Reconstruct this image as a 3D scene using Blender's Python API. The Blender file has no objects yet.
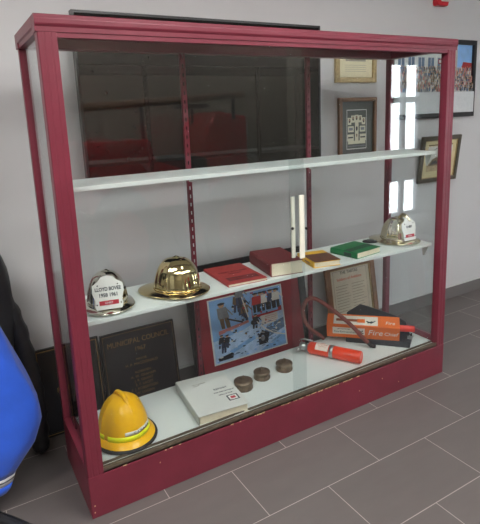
import bpy, bmesh, math, random
from mathutils import Vector, Matrix
random.seed(7)
S = bpy.context.scene
C = S.collection
PI = math.pi
W, D, H, B = 2.136, 0.469, 1.942, 0.188      # display case: width, depth, height, plinth height
WALL = 0.80                                   # back wall plane

# ------------------------------------------------------------------ helpers
def srgb(r, g, b):
    def f(c):
        c /= 255.0
        return c/12.92 if c <= 0.04045 else ((c+0.055)/1.055)**2.4
    return (f(r), f(g), f(b), 1.0)

def mat(name, col, rough=0.5, metal=0.0, var=0.12, scale=25.0, bump=0.0, bscale=80.0, spec=0.5, coat=0.0, sheen=0.0):
    m = bpy.data.materials.new(name); m.use_nodes = True
    nt = m.node_tree; N = nt.nodes; L = nt.links
    p = N['Principled BSDF']
    p.inputs['Roughness'].default_value = rough
    p.inputs['Metallic'].default_value = metal
    p.inputs['Specular IOR Level'].default_value = spec
    p.inputs['Coat Weight'].default_value = coat
    p.inputs['Sheen Weight'].default_value = sheen
    tc = N.new('ShaderNodeTexCoord')
    nz = N.new('ShaderNodeTexNoise'); nz.inputs['Scale'].default_value = scale; nz.inputs['Detail'].default_value = 5
    L.new(tc.outputs['Object'], nz.inputs['Vector'])
    rp = N.new('ShaderNodeValToRGB')
    rp.color_ramp.elements[0].position = 0.3; rp.color_ramp.elements[1].position = 0.7
    rp.color_ramp.elements[0].color = [c*(1-var) for c in col[:3]]+[1]
    rp.color_ramp.elements[1].color = [min(1, c*(1+var)) for c in col[:3]]+[1]
    L.new(nz.outputs['Fac'], rp.inputs['Fac']); L.new(rp.outputs['Color'], p.inputs['Base Color'])
    if bump:
        n2 = N.new('ShaderNodeTexNoise'); n2.inputs['Scale'].default_value = bscale; n2.inputs['Detail'].default_value = 4
        L.new(tc.outputs['Object'], n2.inputs['Vector'])
        b = N.new('ShaderNodeBump'); b.inputs['Strength'].default_value = bump; b.inputs['Distance'].default_value = 0.01
        L.new(n2.outputs['Fac'], b.inputs['Height']); L.new(b.outputs['Normal'], p.inputs['Normal'])
    return m

def glass_mat(name, tint=(0.945, 0.965, 0.965), base=0.038):
    """thin sheet glass: clear transmission plus a Schlick mirror term and a touch of diffuse haze"""
    m = bpy.data.materials.new(name); m.use_nodes = True
    nt = m.node_tree; N = nt.nodes; L = nt.links; N.clear()
    out = N.new('ShaderNodeOutputMaterial')
    tr = N.new('ShaderNodeBsdfTransparent'); tr.inputs['Color'].default_value = (*tint, 1)
    gl = N.new('ShaderNodeBsdfGlossy'); gl.inputs['Roughness'].default_value = 0.0
    df = N.new('ShaderNodeBsdfDiffuse'); df.inputs['Color'].default_value = (0.7, 0.75, 0.74, 1)
    lw = N.new('ShaderNodeLayerWeight'); lw.inputs['Blend'].default_value = 0.5
    pw = N.new('ShaderNodeMath'); pw.operation = 'POWER'; pw.inputs[1].default_value = 5
    ml = N.new('ShaderNodeMath'); ml.operation = 'MULTIPLY_ADD'; ml.inputs[1].default_value = 1-base; ml.inputs[2].default_value = base
    L.new(lw.outputs['Facing'], pw.inputs[0]); L.new(pw.outputs[0], ml.inputs[0])
    tc = N.new('ShaderNodeTexCoord'); nz = N.new('ShaderNodeTexNoise'); nz.inputs['Scale'].default_value = 3
    L.new(tc.outputs['Object'], nz.inputs['Vector'])
    hz = N.new('ShaderNodeMath'); hz.operation = 'MULTIPLY'; hz.inputs[1].default_value = 0.006
    L.new(nz.outputs['Fac'], hz.inputs[0])
    m1 = N.new('ShaderNodeMixShader'); m2 = N.new('ShaderNodeMixShader')
    L.new(hz.outputs[0], m1.inputs['Fac']); L.new(tr.outputs[0], m1.inputs[1]); L.new(df.outputs[0], m1.inputs[2])
    L.new(ml.outputs[0], m2.inputs['Fac']); L.new(m1.outputs[0], m2.inputs[1]); L.new(gl.outputs[0], m2.inputs[2])
    L.new(m2.outputs[0], out.inputs['Surface'])
    return m

def emis(name, col, st):
    m = bpy.data.materials.new(name); m.use_nodes = True
    nt = m.node_tree; nt.nodes.clear()
    o = nt.nodes.new('ShaderNodeOutputMaterial'); e = nt.nodes.new('ShaderNodeEmission')
    e.inputs['Color'].default_value = (*col, 1); e.inputs['Strength'].default_value = st
    nt.links.new(e.outputs[0], o.inputs[0]); return m

def obj(name, bm, mats, parent=None, loc=(0, 0, 0), rot=(0, 0, 0), bevel=0, smooth=False, subsurf=0, solid=0):
    me = bpy.data.meshes.new(name)
    bmesh.ops.recalc_face_normals(bm, faces=bm.faces)
    if smooth:
        for f in bm.faces: f.smooth = True
    bm.to_mesh(me); bm.free()
    for m in (mats if isinstance(mats, (list, tuple)) else [mats]): me.materials.append(m)
    o = bpy.data.objects.new(name, me); C.objects.link(o)
    o.location = loc; o.rotation_euler = rot
    if parent: o.parent = parent
    if solid:
        md = o.modifiers.new('solid', 'SOLIDIFY'); md.thickness = solid; md.offset = 0
    if bevel:
        md = o.modifiers.new('bevel', 'BEVEL'); md.width = bevel; md.segments = 2; md.limit_method = 'ANGLE'; md.angle_limit = 0.6
    if subsurf:
        md = o.modifiers.new('sub', 'SUBSURF'); md.levels = subsurf; md.render_levels = subsurf
    return o

def tag(o, label, cat, group=None, kind=None):
    o['label'] = label; o['category'] = cat
    if group: o['group'] = group
    if kind: o['kind'] = kind
    return o

def thing(name, label, cat, loc=(0, 0, 0), rot=(0, 0, 0), group=None):
    o = bpy.data.objects.new(name, None); C.objects.link(o)
    o.empty_display_size = 0.05
    o.location = loc; o.rotation_euler = rot
    return tag(o, label, cat, group)

def struct(name, bm, m, **k):
    o = obj(name, bm, m, **k); o['kind'] = 'structure'
    o['label'] = STRUCT_LABEL.get(name, name.replace('_', ' ')); o['category'] = name.split('_')[0]
    return o
STRUCT_LABEL = {}

def box(bm, x0, x1, y0, y1, z0, z1, mi=0):
    v = [bm.verts.new((x, y, z)) for z in (z0, z1) for y in (y0, y1) for x in (x0, x1)]
    for q in ((0, 1, 3, 2), (4, 6, 7, 5), (0, 4, 5, 1), (2, 3, 7, 6), (0, 2, 6, 4), (1, 5, 7, 3)):
        f = bm.faces.new([v[i] for i in q]); f.material_index = mi
    return v
def nb(): return bmesh.new()
def bx(*a, **k):
    bm = nb(); box(bm, *a, **k); return bm

def prism(bm, poly, h0, h1, axis='z', mi=0):
    def P(a, b, h):
        return (a, b, h) if axis == 'z' else ((a, h, b) if axis == 'y' else (h, a, b))
    lo = [bm.verts.new(P(a, b, h0)) for a, b in poly]; hi = [bm.verts.new(P(a, b, h1)) for a, b in poly]
    n = len(poly)
    fs = [bm.faces.new(lo), bm.faces.new(hi[::-1])]
    for i in range(n): fs.append(bm.faces.new((lo[i], lo[(i+1) % n], hi[(i+1) % n], hi[i])))
    for f in fs: f.material_index = mi

def tube(bm, pts, rad, seg=12, mi=0, flat=1.0):
    pts = [Vector(p) for p in pts]
    if not isinstance(rad, (list, tuple)): rad = [rad]*len(pts)
    rings = []
    up = Vector((0, 0, 1))
    for i, p in enumerate(pts):
        t = (pts[min(i+1, len(pts)-1)]-pts[max(i-1, 0)]).normalized()
        a = t.cross(up)
        if a.length < 0.05: a = t.cross(Vector((1, 0, 0)))
        a.normalize(); b = a.cross(t)
        rings.append([bm.verts.new(p+(a*math.cos(2*PI*k/seg)+b*flat*math.sin(2*PI*k/seg))*rad[i]) for k in range(seg)])
    for r0, r1 in zip(rings, rings[1:]):
        for k in range(seg):
            f = bm.faces.new((r0[k], r0[(k+1) % seg], r1[(k+1) % seg], r1[k])); f.material_index = mi; f.smooth = True
    for r in (rings[0], rings[-1]):
        f = bm.faces.new(r); f.material_index = mi

def spline(pts, n=6):
    """Catmull-Rom through points"""
    P = [Vector(p) for p in pts]; P = [2*P[0]-P[1]]+P+[2*P[-1]-P[-2]]; out = []
    for i in range(1, len(P)-2):
        for k in range(n):
            t = k/n; a, b, c, d = P[i-1:i+3]
            out.append(0.5*((2*b)+(c-a)*t+(2*a-5*b+4*c-d)*t*t+(3*b-a-3*c+d)*t**3))
    out.append(P[-2]); return out

def lathe(bm, prof, seg=32, sx=1, sy=1, mi=0, fn=None, cx=0, cy=0):
    rings = []
    for r, z in prof:
        rings.append([bm.verts.new((cx+sx*r*math.cos(2*PI*k/seg)*(fn(2*PI*k/seg, z) if fn else 1),
                                    cy+sy*r*math.sin(2*PI*k/seg)*(fn(2*PI*k/seg, z) if fn else 1), z)) for k in range(seg)])
    for r0, r1 in zip(rings, rings[1:]):
        for k in range(seg):
            f = bm.faces.new((r0[k], r0[(k+1) % seg], r1[(k+1) % seg], r1[k])); f.material_index = mi; f.smooth = True
    for r in (rings[0], rings[-1]):
        f = bm.faces.new(r); f.material_index = mi

def face(bm, pts, mi=0):
    f = bm.faces.new([bm.verts.new(p) for p in pts]); f.material_index = mi; return f

def text(name, s, size, m, parent, loc=(0, 0, 0), rot=(0, 0, 0), extrude=0.0004, align='CENTER', sx=1.0, shear=0.0, bold=0.0):
    cu = bpy.data.curves.new(name, 'FONT'); cu.body = s; cu.size = size; cu.extrude = extrude
    cu.offset = bold; cu.align_x = align; cu.align_y = 'CENTER'; cu.shear = shear; cu.resolution_u = 3
    t = bpy.data.objects.new(name+'_curve', cu); C.objects.link(t)
    bpy.context.view_layer.update()
    me = bpy.data.meshes.new_from_object(t.evaluated_get(bpy.context.evaluated_depsgraph_get()))
    bpy.data.objects.remove(t); bpy.data.curves.remove(cu)
    me.materials.clear(); me.materials.append(m)
    for f in me.polygons: f.material_index = 0
    o = bpy.data.objects.new(name, me); C.objects.link(o); o.parent = parent
    o.location = loc; o.rotation_euler = rot; o.scale = (sx, 1, 1)
    return o

# ------------------------------------------------------------------ materials
M = {}
def paint_mat():
    """old burgundy enamel with fine scuffs and light chips"""
    m = mat('burgundy_enamel', srgb(117, 42, 58), 0.36, 0, 0.10, 6, 0.05, 60)
    nt = m.node_tree; N = nt.nodes; L = nt.links; p = N['Principled BSDF']
    src = p.inputs['Base Color'].links[0].from_socket
    tc = N.new('ShaderNodeTexCoord'); mp = N.new('ShaderNodeMapping'); mp.inputs['Scale'].default_value = (30, 30, 30)
    nz = N.new('ShaderNodeTexNoise'); nz.inputs['Scale'].default_value = 1.6; nz.inputs['Detail'].default_value = 8; nz.inputs['Roughness'].default_value = 0.7
    L.new(tc.outputs['Object'], mp.inputs['Vector']); L.new(mp.outputs['Vector'], nz.inputs['Vector'])
    rp = N.new('ShaderNodeValToRGB'); rp.color_ramp.elements[0].position = 0.70; rp.color_ramp.elements[1].position = 0.76
    L.new(nz.outputs['Fac'], rp.inputs['Fac'])
    mx = N.new('ShaderNodeMix'); mx.data_type = 'RGBA'
    mx.inputs['B'].default_value = srgb(196, 150, 150)
    ms = N.new('ShaderNodeMath'); ms.operation = 'MULTIPLY'; ms.inputs[1].default_value = 0.5
    L.new(rp.outputs['Color'], ms.inputs[0]); L.new(ms.outputs[0], mx.inputs['Factor'])
    L.new(src, mx.inputs['A']); L.new(mx.outputs['Result'], p.inputs['Base Color'])
    return m
M['burg'] = paint_mat()
M['chip'] = mat('chipped_wood', srgb(200, 170, 130), 0.8, 0, 0.3, 90)
M['white'] = mat('white_laminate', srgb(222, 228, 224), 0.35, 0, 0.03, 8)
M['glass'] = glass_mat('sheet_glass')
M['pull'] = mat('cream_plastic', srgb(232, 230, 214), 0.4, 0, 0.05, 20)
M['lock'] = mat('lock_metal', srgb(60, 60, 58), 0.3, 0.9, 0.1)
M['track'] = mat('worn_track', srgb(112, 100, 86), 0.45, 0.5, 0.2, 40)
M['wall'] = mat('painted_wall', srgb(200, 200, 201), 0.75, 0, 0.02, 2, 0.03, 250)
M['ceil'] = mat('ceiling_paint', srgb(225, 225, 222), 0.9, 0, 0.02, 3)
M['base'] = mat('grey_tile_skirting', srgb(106, 102, 101), 0.5, 0, 0.06, 6)
M['baseline'] = mat('skirting_trim', srgb(190, 190, 188), 0.5)
M['black'] = mat('black_frame', srgb(24, 24, 26), 0.35, 0, 0.1)
M['tv'] = mat('tv_screen', (0.012, 0.012, 0.012, 1), 0.04, 0, 0.05, spec=0.45)
M['tvb'] = mat('tv_bezel', srgb(38, 39, 42), 0.3, 0, 0.05)
M['gold'] = mat('polished_brass', (0.78, 0.64, 0.34, 1), 0.06, 1.0, 0.06, 12)
M['silver'] = mat('polished_nickel', (0.80, 0.77, 0.66, 1), 0.07, 1.0, 0.06, 12)
M['palegold'] = mat('pale_brass', (0.72, 0.65, 0.45, 1), 0.12, 1.0, 0.08, 12)
M['shield'] = mat('white_leather', srgb(236, 236, 230), 0.5, 0, 0.03, 30, 0.05, 120)
M['redbar'] = mat('red_panel', srgb(186, 40, 56), 0.5, 0, 0.1, 60)
M['ink'] = mat('dark_ink', srgb(45, 55, 62), 0.6)
M['whiteink'] = mat('white_ink', srgb(240, 238, 232), 0.6)
M['yellow'] = mat('yellow_shell', srgb(255, 190, 0), 0.32, 0, 0.05, 12, coat=0.15, spec=0.35)
M['rubber'] = mat('black_rubber', srgb(36, 36, 38), 0.6, 0, 0.1)
M['lime'] = mat('lime_reflective', srgb(246, 255, 0), 0.4, 0, 0.05, 60)
M['sticker'] = mat('white_sticker', srgb(222, 222, 212), 0.4, 0, 0.05)
M['redcover'] = mat('red_booklet_cover', srgb(158, 46, 44), 0.55, 0, 0.12, 20)
M['darkred'] = mat('dark_red_print', srgb(96, 26, 32), 0.6, 0, 0.2, 40)
M['maroon'] = mat('maroon_cloth', srgb(110, 30, 36), 0.55, 0, 0.15, 60, 0.1, 300)
M['pages'] = mat('paper_pages', srgb(232, 222, 196), 0.8, 0, 0.05, 60)
M['ycover'] = mat('yellow_cover', srgb(232, 178, 32), 0.45, 0, 0.08, 30)
M['brownimg'] = mat('brown_cover_image', srgb(96, 54, 36), 0.45, 0, 0.35, 35)
M['green'] = mat('green_cloth', srgb(14, 112, 62), 0.5, 0, 0.12, 30)
M['darkgreen'] = mat('dark_green_band', srgb(22, 52, 40), 0.5, 0, 0.15, 60)
M['binder'] = mat('white_vinyl', srgb(218, 220, 214), 0.4, 0, 0.03, 15)
M['bspine'] = mat('grey_vinyl', srgb(176, 180, 174), 0.4, 0, 0.05, 15)
M['bronze'] = mat('aged_bronze', srgb(122, 106, 90), 0.45, 0.75, 0.3, 40, 0.2, 90)
M['ext'] = mat('orange_red_enamel', srgb(232, 62, 24), 0.3, 0, 0.06, 15, coat=0.3)
M['paperlabel'] = mat('paper_label', srgb(228, 214, 200), 0.6, 0, 0.1, 60)
M['steel'] = mat('dull_steel', srgb(176, 178, 176), 0.3, 0.85, 0.12, 30)
M['hose'] = mat('red_brown_rubber', srgb(122, 62, 56), 0.5, 0, 0.15, 40)
M['carton'] = mat('orange_carton', srgb(226, 108, 32), 0.55, 0, 0.06, 20)
M['cartonwhite'] = mat('carton_white_print', srgb(226, 220, 206), 0.55, 0, 0.05, 30)
M['cartondark'] = mat('carton_dark_print', srgb(140, 66, 28), 0.55, 0, 0.15, 50)
M['teal'] = mat('teal_ink', srgb(40, 110, 104), 0.6)
M['flare'] = mat('red_paper_tube', srgb(226, 60, 44), 0.6, 0, 0.08, 30)
M['bag'] = mat('black_vinyl_bag', srgb(48, 50, 56), 0.45, 0, 0.15, 20, 0.2, 40)
M['board'] = mat('black_lacquer_board', srgb(34, 34, 38), 0.3, 0, 0.1, 10)
M['goldink'] = mat('gold_leaf', srgb(150, 122, 78), 0.4, 0.3, 0.2, 60)
M['redmat'] = mat('red_mount_board', srgb(150, 36, 52), 0.6, 0, 0.06, 15)
M['wood'] = mat('brown_wood', srgb(126, 88, 58), 0.45, 0, 0.2, 14)
M['goldframe'] = mat('gilt_frame', srgb(170, 148, 104), 0.4, 0.3, 0.25, 60, 0.2, 120)
M['darkwood'] = mat('dark_olive_wood', srgb(74, 68, 54), 0.45, 0, 0.2, 25)
M['cream'] = mat('cream_paper', srgb(226, 218, 184), 0.6, 0, 0.05, 12)
M['certpaper'] = mat('aged_paper', srgb(206, 196, 174), 0.6, 0, 0.07, 10)
M['greymat'] = mat('grey_green_mat', srgb(92, 96, 92), 0.6, 0, 0.06, 12)
M['redink'] = mat('red_ink', srgb(196, 64, 44), 0.6)
M['greyink'] = mat('grey_ink', srgb(150, 144, 130), 0.6)
M['bluejacket'] = mat('blue_nylon', srgb(44, 98, 222), 0.5, 0, 0.08, 10, 0.45, 11, sheen=0.2)
M['blackjacket'] = mat('black_nylon', srgb(34, 34, 38), 0.42, 0, 0.2, 10, 0.35, 18)
M['greystripe'] = mat('grey_reflective', srgb(206, 208, 214), 0.4, 0, 0.05)
M['chair'] = mat('black_chair_metal', srgb(30, 30, 32), 0.35, 0.4, 0.1)
M['alarm'] = mat('red_alarm_plastic', srgb(206, 28, 44), 0.35, 0, 0.06)
M['clear'] = mat('strobe_lens', srgb(226, 220, 214), 0.15, 0, 0.05)
M['engred'] = mat('fire_engine_red', srgb(196, 20, 28), 0.3, 0, 0.06, coat=0.5)

def floor_mat():
    m = bpy.data.materials.new('porcelain_floor_tile'); m.use_nodes = True
    nt = m.node_tree; N = nt.nodes; L = nt.links; p = N['Principled BSDF']
    p.inputs['Roughness'].default_value = 0.42
    tc = N.new('ShaderNodeTexCoord'); mp = N.new('ShaderNodeMapping'); mp.vector_type = 'POINT'
    # rows are 0.3135 deep; joints at y = -0.0605 + k*0.3135, x = 0.615 + k*0.608 (half bond)
    mp.inputs['Location'].default_value = (FX, FY, 0)
    br = N.new('ShaderNodeTexBrick'); br.offset = 0.5; br.offset_frequency = 2; br.squash = 1
    br.inputs['Scale'].default_value = 1
    br.inputs['Brick Width'].default_value = 0.608; br.inputs['Row Height'].default_value = 0.3135
    br.inputs['Mortar Size'].default_value = 0.0017; br.inputs['Mortar Smooth'].default_value = 0.1; br.inputs['Bias'].default_value = 0
    br.inputs['Color1'].default_value = srgb(96, 90, 88); br.inputs['Color2'].default_value = srgb(101, 95, 93)
    br.inputs['Mortar'].default_value = srgb(172, 164, 158)
    L.new(tc.outputs['Object'], mp.inputs['Vector']); L.new(mp.outputs['Vector'], br.inputs['Vector'])
    nz = N.new('ShaderNodeTexNoise'); nz.inputs['Scale'].default_value = 5; nz.inputs['Detail'].default_value = 8
    m3 = N.new('ShaderNodeMapping'); m3.inputs['Scale'].default_value = (1, 3, 1)
    L.new(tc.outputs['Object'], m3.inputs['Vector']); L.new(m3.outputs['Vector'], nz.inputs['Vector'])
    rp = N.new('ShaderNodeValToRGB'); rp.color_ramp.elements[0].color = (0.9, 0.9, 0.9, 1); rp.color_ramp.elements[1].color = (1.1, 1.1, 1.1, 1)
    L.new(nz.outputs['Fac'], rp.inputs['Fac'])
    mx = N.new('ShaderNodeMix'); mx.data_type = 'RGBA'; mx.blend_type = 'MULTIPLY'; mx.inputs['Factor'].default_value = 1
    L.new(br.outputs['Color'], mx.inputs['A']); L.new(rp.outputs['Color'], mx.inputs['B']); L.new(mx.outputs['Result'], p.inputs['Base Color'])
    b = N.new('ShaderNodeBump'); b.inputs['Strength'].default_value = 0.3; b.inputs['Distance'].default_value = 0.002; b.invert = True
    L.new(br.outputs['Fac'], b.inputs['Height']); L.new(b.outputs['Normal'], p.inputs['Normal'])
    return m
# brick row k spans [k*h,(k+1)*h]; odd rows are shifted by half a brick
FY = 0.0605 + 0.3135*40
FX = -0.615 + 0.608*40
M['floor'] = floor_mat()

# ------------------------------------------------------------------ the room
RX0, RX1, RY0, RZ = -3.0, 7.4, -3.4, 2.9
STRUCT_LABEL.update(floor='grey porcelain plank tile floor with pale grout lines', wall_back='light grey painted wall behind the display case',
    ceiling='white painted ceiling', wall_left='light grey side wall left of the case', wall_right='light grey side wall far to the right',
    wall_front='light grey wall opposite the display case', baseboard_back='dark grey tile skirting along the wall behind the case',
    window_1='tall glazed entrance sidelight in the wall opposite the case')
struct('floor', bx(RX0, RX1, RY0, WALL, -0.05, 0), M['floor'])
struct('wall_back', bx(RX0, RX1, WALL, WALL+0.1, -0.05, RZ), M['wall'])
struct('wall_left', bx(RX0-0.1, RX0, RY0-0.1, WALL+0.1, -0.05, RZ), M['wall'])
struct('wall_right', bx(RX1, RX1+0.1, RY0-0.1, WALL+0.1, -0.05, RZ), M['wall'])
struct('ceiling', bx(RX0-0.1, RX1+0.1, RY0-0.1, WALL+0.1, RZ, RZ+0.1), M['ceil'])
GX0, GX1, GZ1 = 5.30, 5.96, 2.27
bm = nb()
box(bm, RX0, GX0, RY0-0.1, RY0, -0.05, RZ); box(bm, GX1, RX1, RY0-0.1, RY0, -0.05, RZ)
box(bm, GX0, GX1, RY0-0.1, RY0, GZ1, RZ); box(bm, GX0, GX1, RY0-0.1, RY0, 0.58, 0.97); box(bm, GX0, GX1, RY0-0.1, RY0, -0.05, 0.02)
struct('wall_front', bm, mat('taupe_wall', srgb(142, 134, 122), 0.8, 0, 0.03, 2))
bm = nb()
fr = 0.045
box(bm, GX0, GX0+fr, RY0-0.08, RY0-0.02, 0.02, GZ1); box(bm, GX1-fr, GX1, RY0-0.08, RY0-0.02, 0.02, GZ1)
xm = 5.617
box(bm, xm-0.036, xm+0.036, RY0-0.08, RY0-0.02, 0.02, GZ1)
box(bm, GX0, GX1, RY0-0.08, RY0-0.02, GZ1-fr, GZ1); box(bm, GX0, GX1, RY0-0.08, RY0-0.02, 0.02, 0.06)
box(bm, GX0, GX1, RY0-0.08, RY0-0.02, 1.69, 1.77); box(bm, GX0, GX1, RY0-0.08, RY0-0.02, 0.97, 1.01); box(bm, GX0, GX1, RY0-0.08, RY0-0.02, 0.54, 0.58)
wn = struct('window_1', bm, mat('grey_window_frame', srgb(104, 112, 120), 0.4))
obj('glass_pane', bx(GX0+fr, GX1-fr, RY0-0.055, RY0-0.05, 0.06, GZ1-fr), M['glass'], wn)
bm = nb(); box(bm, RX0, RX1, WALL-0.012, WALL, 0, 0.098); bs = struct('baseboard_back', bm, M['base'])
bt = obj('top_trim', bx(RX0, RX1, WALL-0.013, WALL, 0.098, 0.104), M['baseline'], bs)

light_m = emis('fill_panel_glow', (1.0, 0.985, 0.96), 10)
k = 0
for (lx, ly) in ((-1.3, -1.1), (1.0, -1.1), (-1.3, -2.6), (1.0, -2.6), (3.2, -2.6)):  # glowing ceiling panels added out of view to light the room
    t = thing('ceiling_fill_light', 'rectangular unseen ceiling panel added as fill light in front of the case', 'ceiling light', (lx, ly, RZ), group='added ceiling fill panels')
    bm = nb()
    for a in ((-0.62, -0.60, -0.32, 0.32), (0.60, 0.62, -0.32, 0.32), (-0.60, 0.60, -0.32, -0.30), (-0.60, 0.60, 0.30, 0.32)): box(bm, *a, -0.03, 0)
    obj('frame', bm, M['ceil'], t)
    obj('glow_panel', bx(-0.60, 0.60, -0.30, 0.30, -0.022, -0.004), light_m, t)

# ------------------------------------------------------------------ the display case
case = thing('display_case', 'large burgundy wooden display case with glass doors, white shelves and plinth', 'display case')
bu = M['burg']
bm = nb()   # plinth shell with a kerb round the deck
box(bm, 0, W, 0, 0.022, 0, B); box(bm, 0, 0.022, 0.022, D, 0, B); box(bm, W-0.022, W, 0.022, D, 0, B); box(bm, 0.022, W-0.022, D-0.015, D, 0, B)
obj('plinth', bm, bu, case, bevel=0.003)
for x0, x1 in ((0, 0.05), (W-0.05, W)):   # side sills
    bm = nb(); prism(bm, [(x0, B), (x1, B), (x1, B+0.03), ((x0+x1)/2, B+0.036), (x0, B+0.03)], 0.035, D-0.03, 'y')
    obj('sill', bm, bu, case)
obj('deck', bx(0.022, W-0.022, 0.022, D-0.015, B-0.012, 0.20), M['white'], case)
bm = nb(); box(bm, 0.06, W-0.06, 0.002, 0.008, B, B+0.022); box(bm, 0.06, W-0.06, 0.020, 0.024, B, B+0.018); box(bm, 0.06, W-0.06, 0.036, 0.042, B, B+0.022); box(bm, 0.06, W-0.06, 0.002, 0.042, B, B+0.008)
obj('door_track', bm, M['track'], case)
bm = nb()
for i in range(34):
    x = random.gauss(1.15, 0.22) if i < 24 else random.uniform(0.1, 2.05)
    l = random.uniform(0.006, 0.032); z = B+0.0005; d = random.uniform(0.003, 0.008)
    prism(bm, [(x, z), (x+l, z), (x+l*0.8, z-d), (x+l*0.3, z-d*0.5), (x-l*0.1, z-d*0.8)], -0.0006, 0.003, 'y')
for x, z in ((1.45, 0.10), (1.62, 0.12), (1.75, 0.06), (0.30, 0.14), (0.012, 0.06), (0.01, 0.03)):
    prism(bm, [(x, z), (x+0.005, z+0.001), (x+0.006, z-0.005), (x+0.001, z-0.006)], -0.0006, 0.003, 'y')
cc = obj('paint_chip', bm, M['chip'], case); cc['kind'] = 'stuff'; cc['label'] = 'pale chips where the burgundy paint has worn off'
# posts
def post(poly, name='post'):
    bm = nb(); prism(bm, poly, B, 1.885); return obj(name, bm, bu, case, bevel=0.0015)
PW = 0.064
def front_profile(mir):
    q = [(0, 0.004), (0.004, 0), (0.018, 0), (0.020, 0.0012), (0.024, 0.0012), (0.026, 0), (0.040, 0), (0.042, 0.0012), (0.046, 0.0012), (0.048, 0), (PW, 0), (PW, 0.045), (0.052, 0.045), (0.052, 0.052), (0, 0.052)]
    return [((W-x) if mir else x, y) for x, y in q]
post(front_profile(False)); post(front_profile(True))
for mir in (False, True):
    q = [(0, D-0.030), (0.030, D-0.030), (0.036, D-0.024), (0.036, D), (0, D)]
    post([((W-x) if mir else x, y) for x, y in q])
# top frame: moulded header
hp = [(0, 1.885), (0, 1.902), (-0.004, 1.907), (-0.006, 1.912), (-0.006, 1.926), (-0.0045, 1.928), (-0.0045, H-0.004), (0.0, H), (0.05, H), (0.05, 1.885)]
bm = nb(); prism(bm, hp, -0.006, W+0.006, 'x'); obj('header', bm, bu, case, bevel=0.001)
bm = nb(); prism(bm, [(D-0.05, 1.885), (D-0.05, H), (D+0.004, H), (D+0.004, 1.885)], -0.006, W+0.006, 'x'); obj('header', bm, bu, case, bevel=0.001)
for s in (0, 1):
    bm = nb(); q = [(-0.006, 1.906), (-0.006, H), (0.05, H), (0.05, 1.885), (0.0, 1.885), (0.0, 1.902)]
    prism(bm, [((W-a) if s else a, b) for a, b in q], 0.05, D-0.05, 'y'); obj('header', bm, bu, case, bevel=0.001)
obj('top_panel', bx(0.05, W-0.05, 0.05, D-0.05, H-0.014, H), bu, case)
bm = nb(); box(bm, 0.06, W-0.06, 0.004, 0.008, 1.868, 1.885); box(bm, 0.06, W-0.06, 0.020, 0.024, 1.868, 1.885); box(bm, 0.06, W-0.06, 0.038, 0.042, 1.868, 1.885)
obj('door_track', bm, bu, case)
# slotted standards
def standard(xc):
    bm = nb(); y0, y1 = D-0.031, D-0.027; z0, z1 = 0.20, 1.885; w = 0.012
    box(bm, xc-w, xc-0.004, y0, y1, z0, z1); box(bm, xc+0.004, xc+w, y0, y1, z0, z1)
    box(bm, xc-w, xc-w+0.003, y1, D-0.015, z0, z1); box(bm, xc+w-0.003, xc+w, y1, D-0.015, z0, z1)
    z = z0
    while z < z1-0.02:
        box(bm, xc-0.004, xc+0.004, y0, y1, z, z+0.024); z += 0.042
    return obj('shelf_standard', bm, bu, case)
standard(0.722); standard(1.474)
# shelves
for zt, y0, y1 in ((1.348, 0.056, 0.335), (0.815, 0.06, 0.385)):
    sh = obj('shelf', bx(0.062, W-0.066, y0, y1, zt-0.018, zt), M['white'], case, bevel=0.002)
    for xb in (0.722, 1.474):
        bm = nb(); prism(bm, [(y1-0.10, zt-0.019), (D-0.032, zt-0.019), (D-0.032, zt-0.075), (D-0.05, zt-0.075)], xb-0.0025, xb+0.0025, 'x')
        obj('bracket', bm, M['white'], case)
    for xb in (0.066, W-0.074):
        bm = nb(); prism(bm, [(0.075, zt-0.019), (0.125, zt-0.019), (0.115, zt-0.085), (0.105, zt-0.085)], xb, xb+0.004, 'x')
        obj('bracket', bm, M['white'], case)
# glass
gd = obj('glass_door', bx(0.05, 1.105, 0.0095, 0.0145, B+0.009, 1.884), M['glass'], case)
ps = obj('pull_strip', bx(1.072, 1.100, 0.001, 0.009, 0.909, 1.213), M['pull'], gd, bevel=0.002); ps['label'] = 'cream plastic finger pull on the door edge'
bm = nb(); tube(bm, [(1.105, -0.004, 1.052), (1.112, 0.008, 1.052)], 0.006, 12); obj('lock', bm, M['lock'], gd)
gd2 = obj('glass_door', bx(1.036, W-0.05, 0.0275, 0.0325, B+0.009, 1.884), M['glass'], case)
ps = obj('pull_strip', bx(1.038, 1.058, 0.0185, 0.027, 0.914, 1.207), M['pull'], gd2, bevel=0.002); ps['label'] = 'cream plastic finger pull on the inner door edge'
bm = nb(); tube(bm, [(1.040, 0.014, 1.058), (1.040, 0.020, 1.058)], 0.007, 12); obj('lock', bm, M['lock'], gd2)
obj('side_pane', bx(0.014, 0.019, 0.045, D-0.026, B+0.02, 1.888), M['glass'], case)
obj('side_pane', bx(W-0.019, W-0.014, 0.045, D-0.026, B+0.02, 1.888), M['glass'], case)

# ------------------------------------------------------------------ television on the wall
tv = thing('television', 'large black flat screen television mounted on the wall behind the case', 'television', (1.03, WALL, 1.285))
TW, TH = 1.49, 0.82
bm = nb(); bz = 0.012
for a in ((-TW/2, TW/2, 0, bz+0.006), (-TW/2, TW/2, TH-bz, TH)): box(bm, a[0], a[1], -0.10, -0.055, a[2], a[3])
for a in ((-TW/2, -TW/2+bz), (TW/2-bz, TW/2)): box(bm, a[0], a[1], -0.10, -0.055, bz+0.006, TH-bz)
box(bm, -TW/2+bz, TW/2-bz, -0.07, -0.055, bz, TH-bz)
obj('bezel', bm, M['tvb'], tv)
obj('screen', bx(-TW/2+bz, TW/2-bz, -0.096, -0.08, bz+0.006, TH-bz), M['tv'], tv)
obj('wall_mount', bx(-0.25, 0.25, -0.055, 0, 0.2, 0.6), M['black'], tv)

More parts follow.
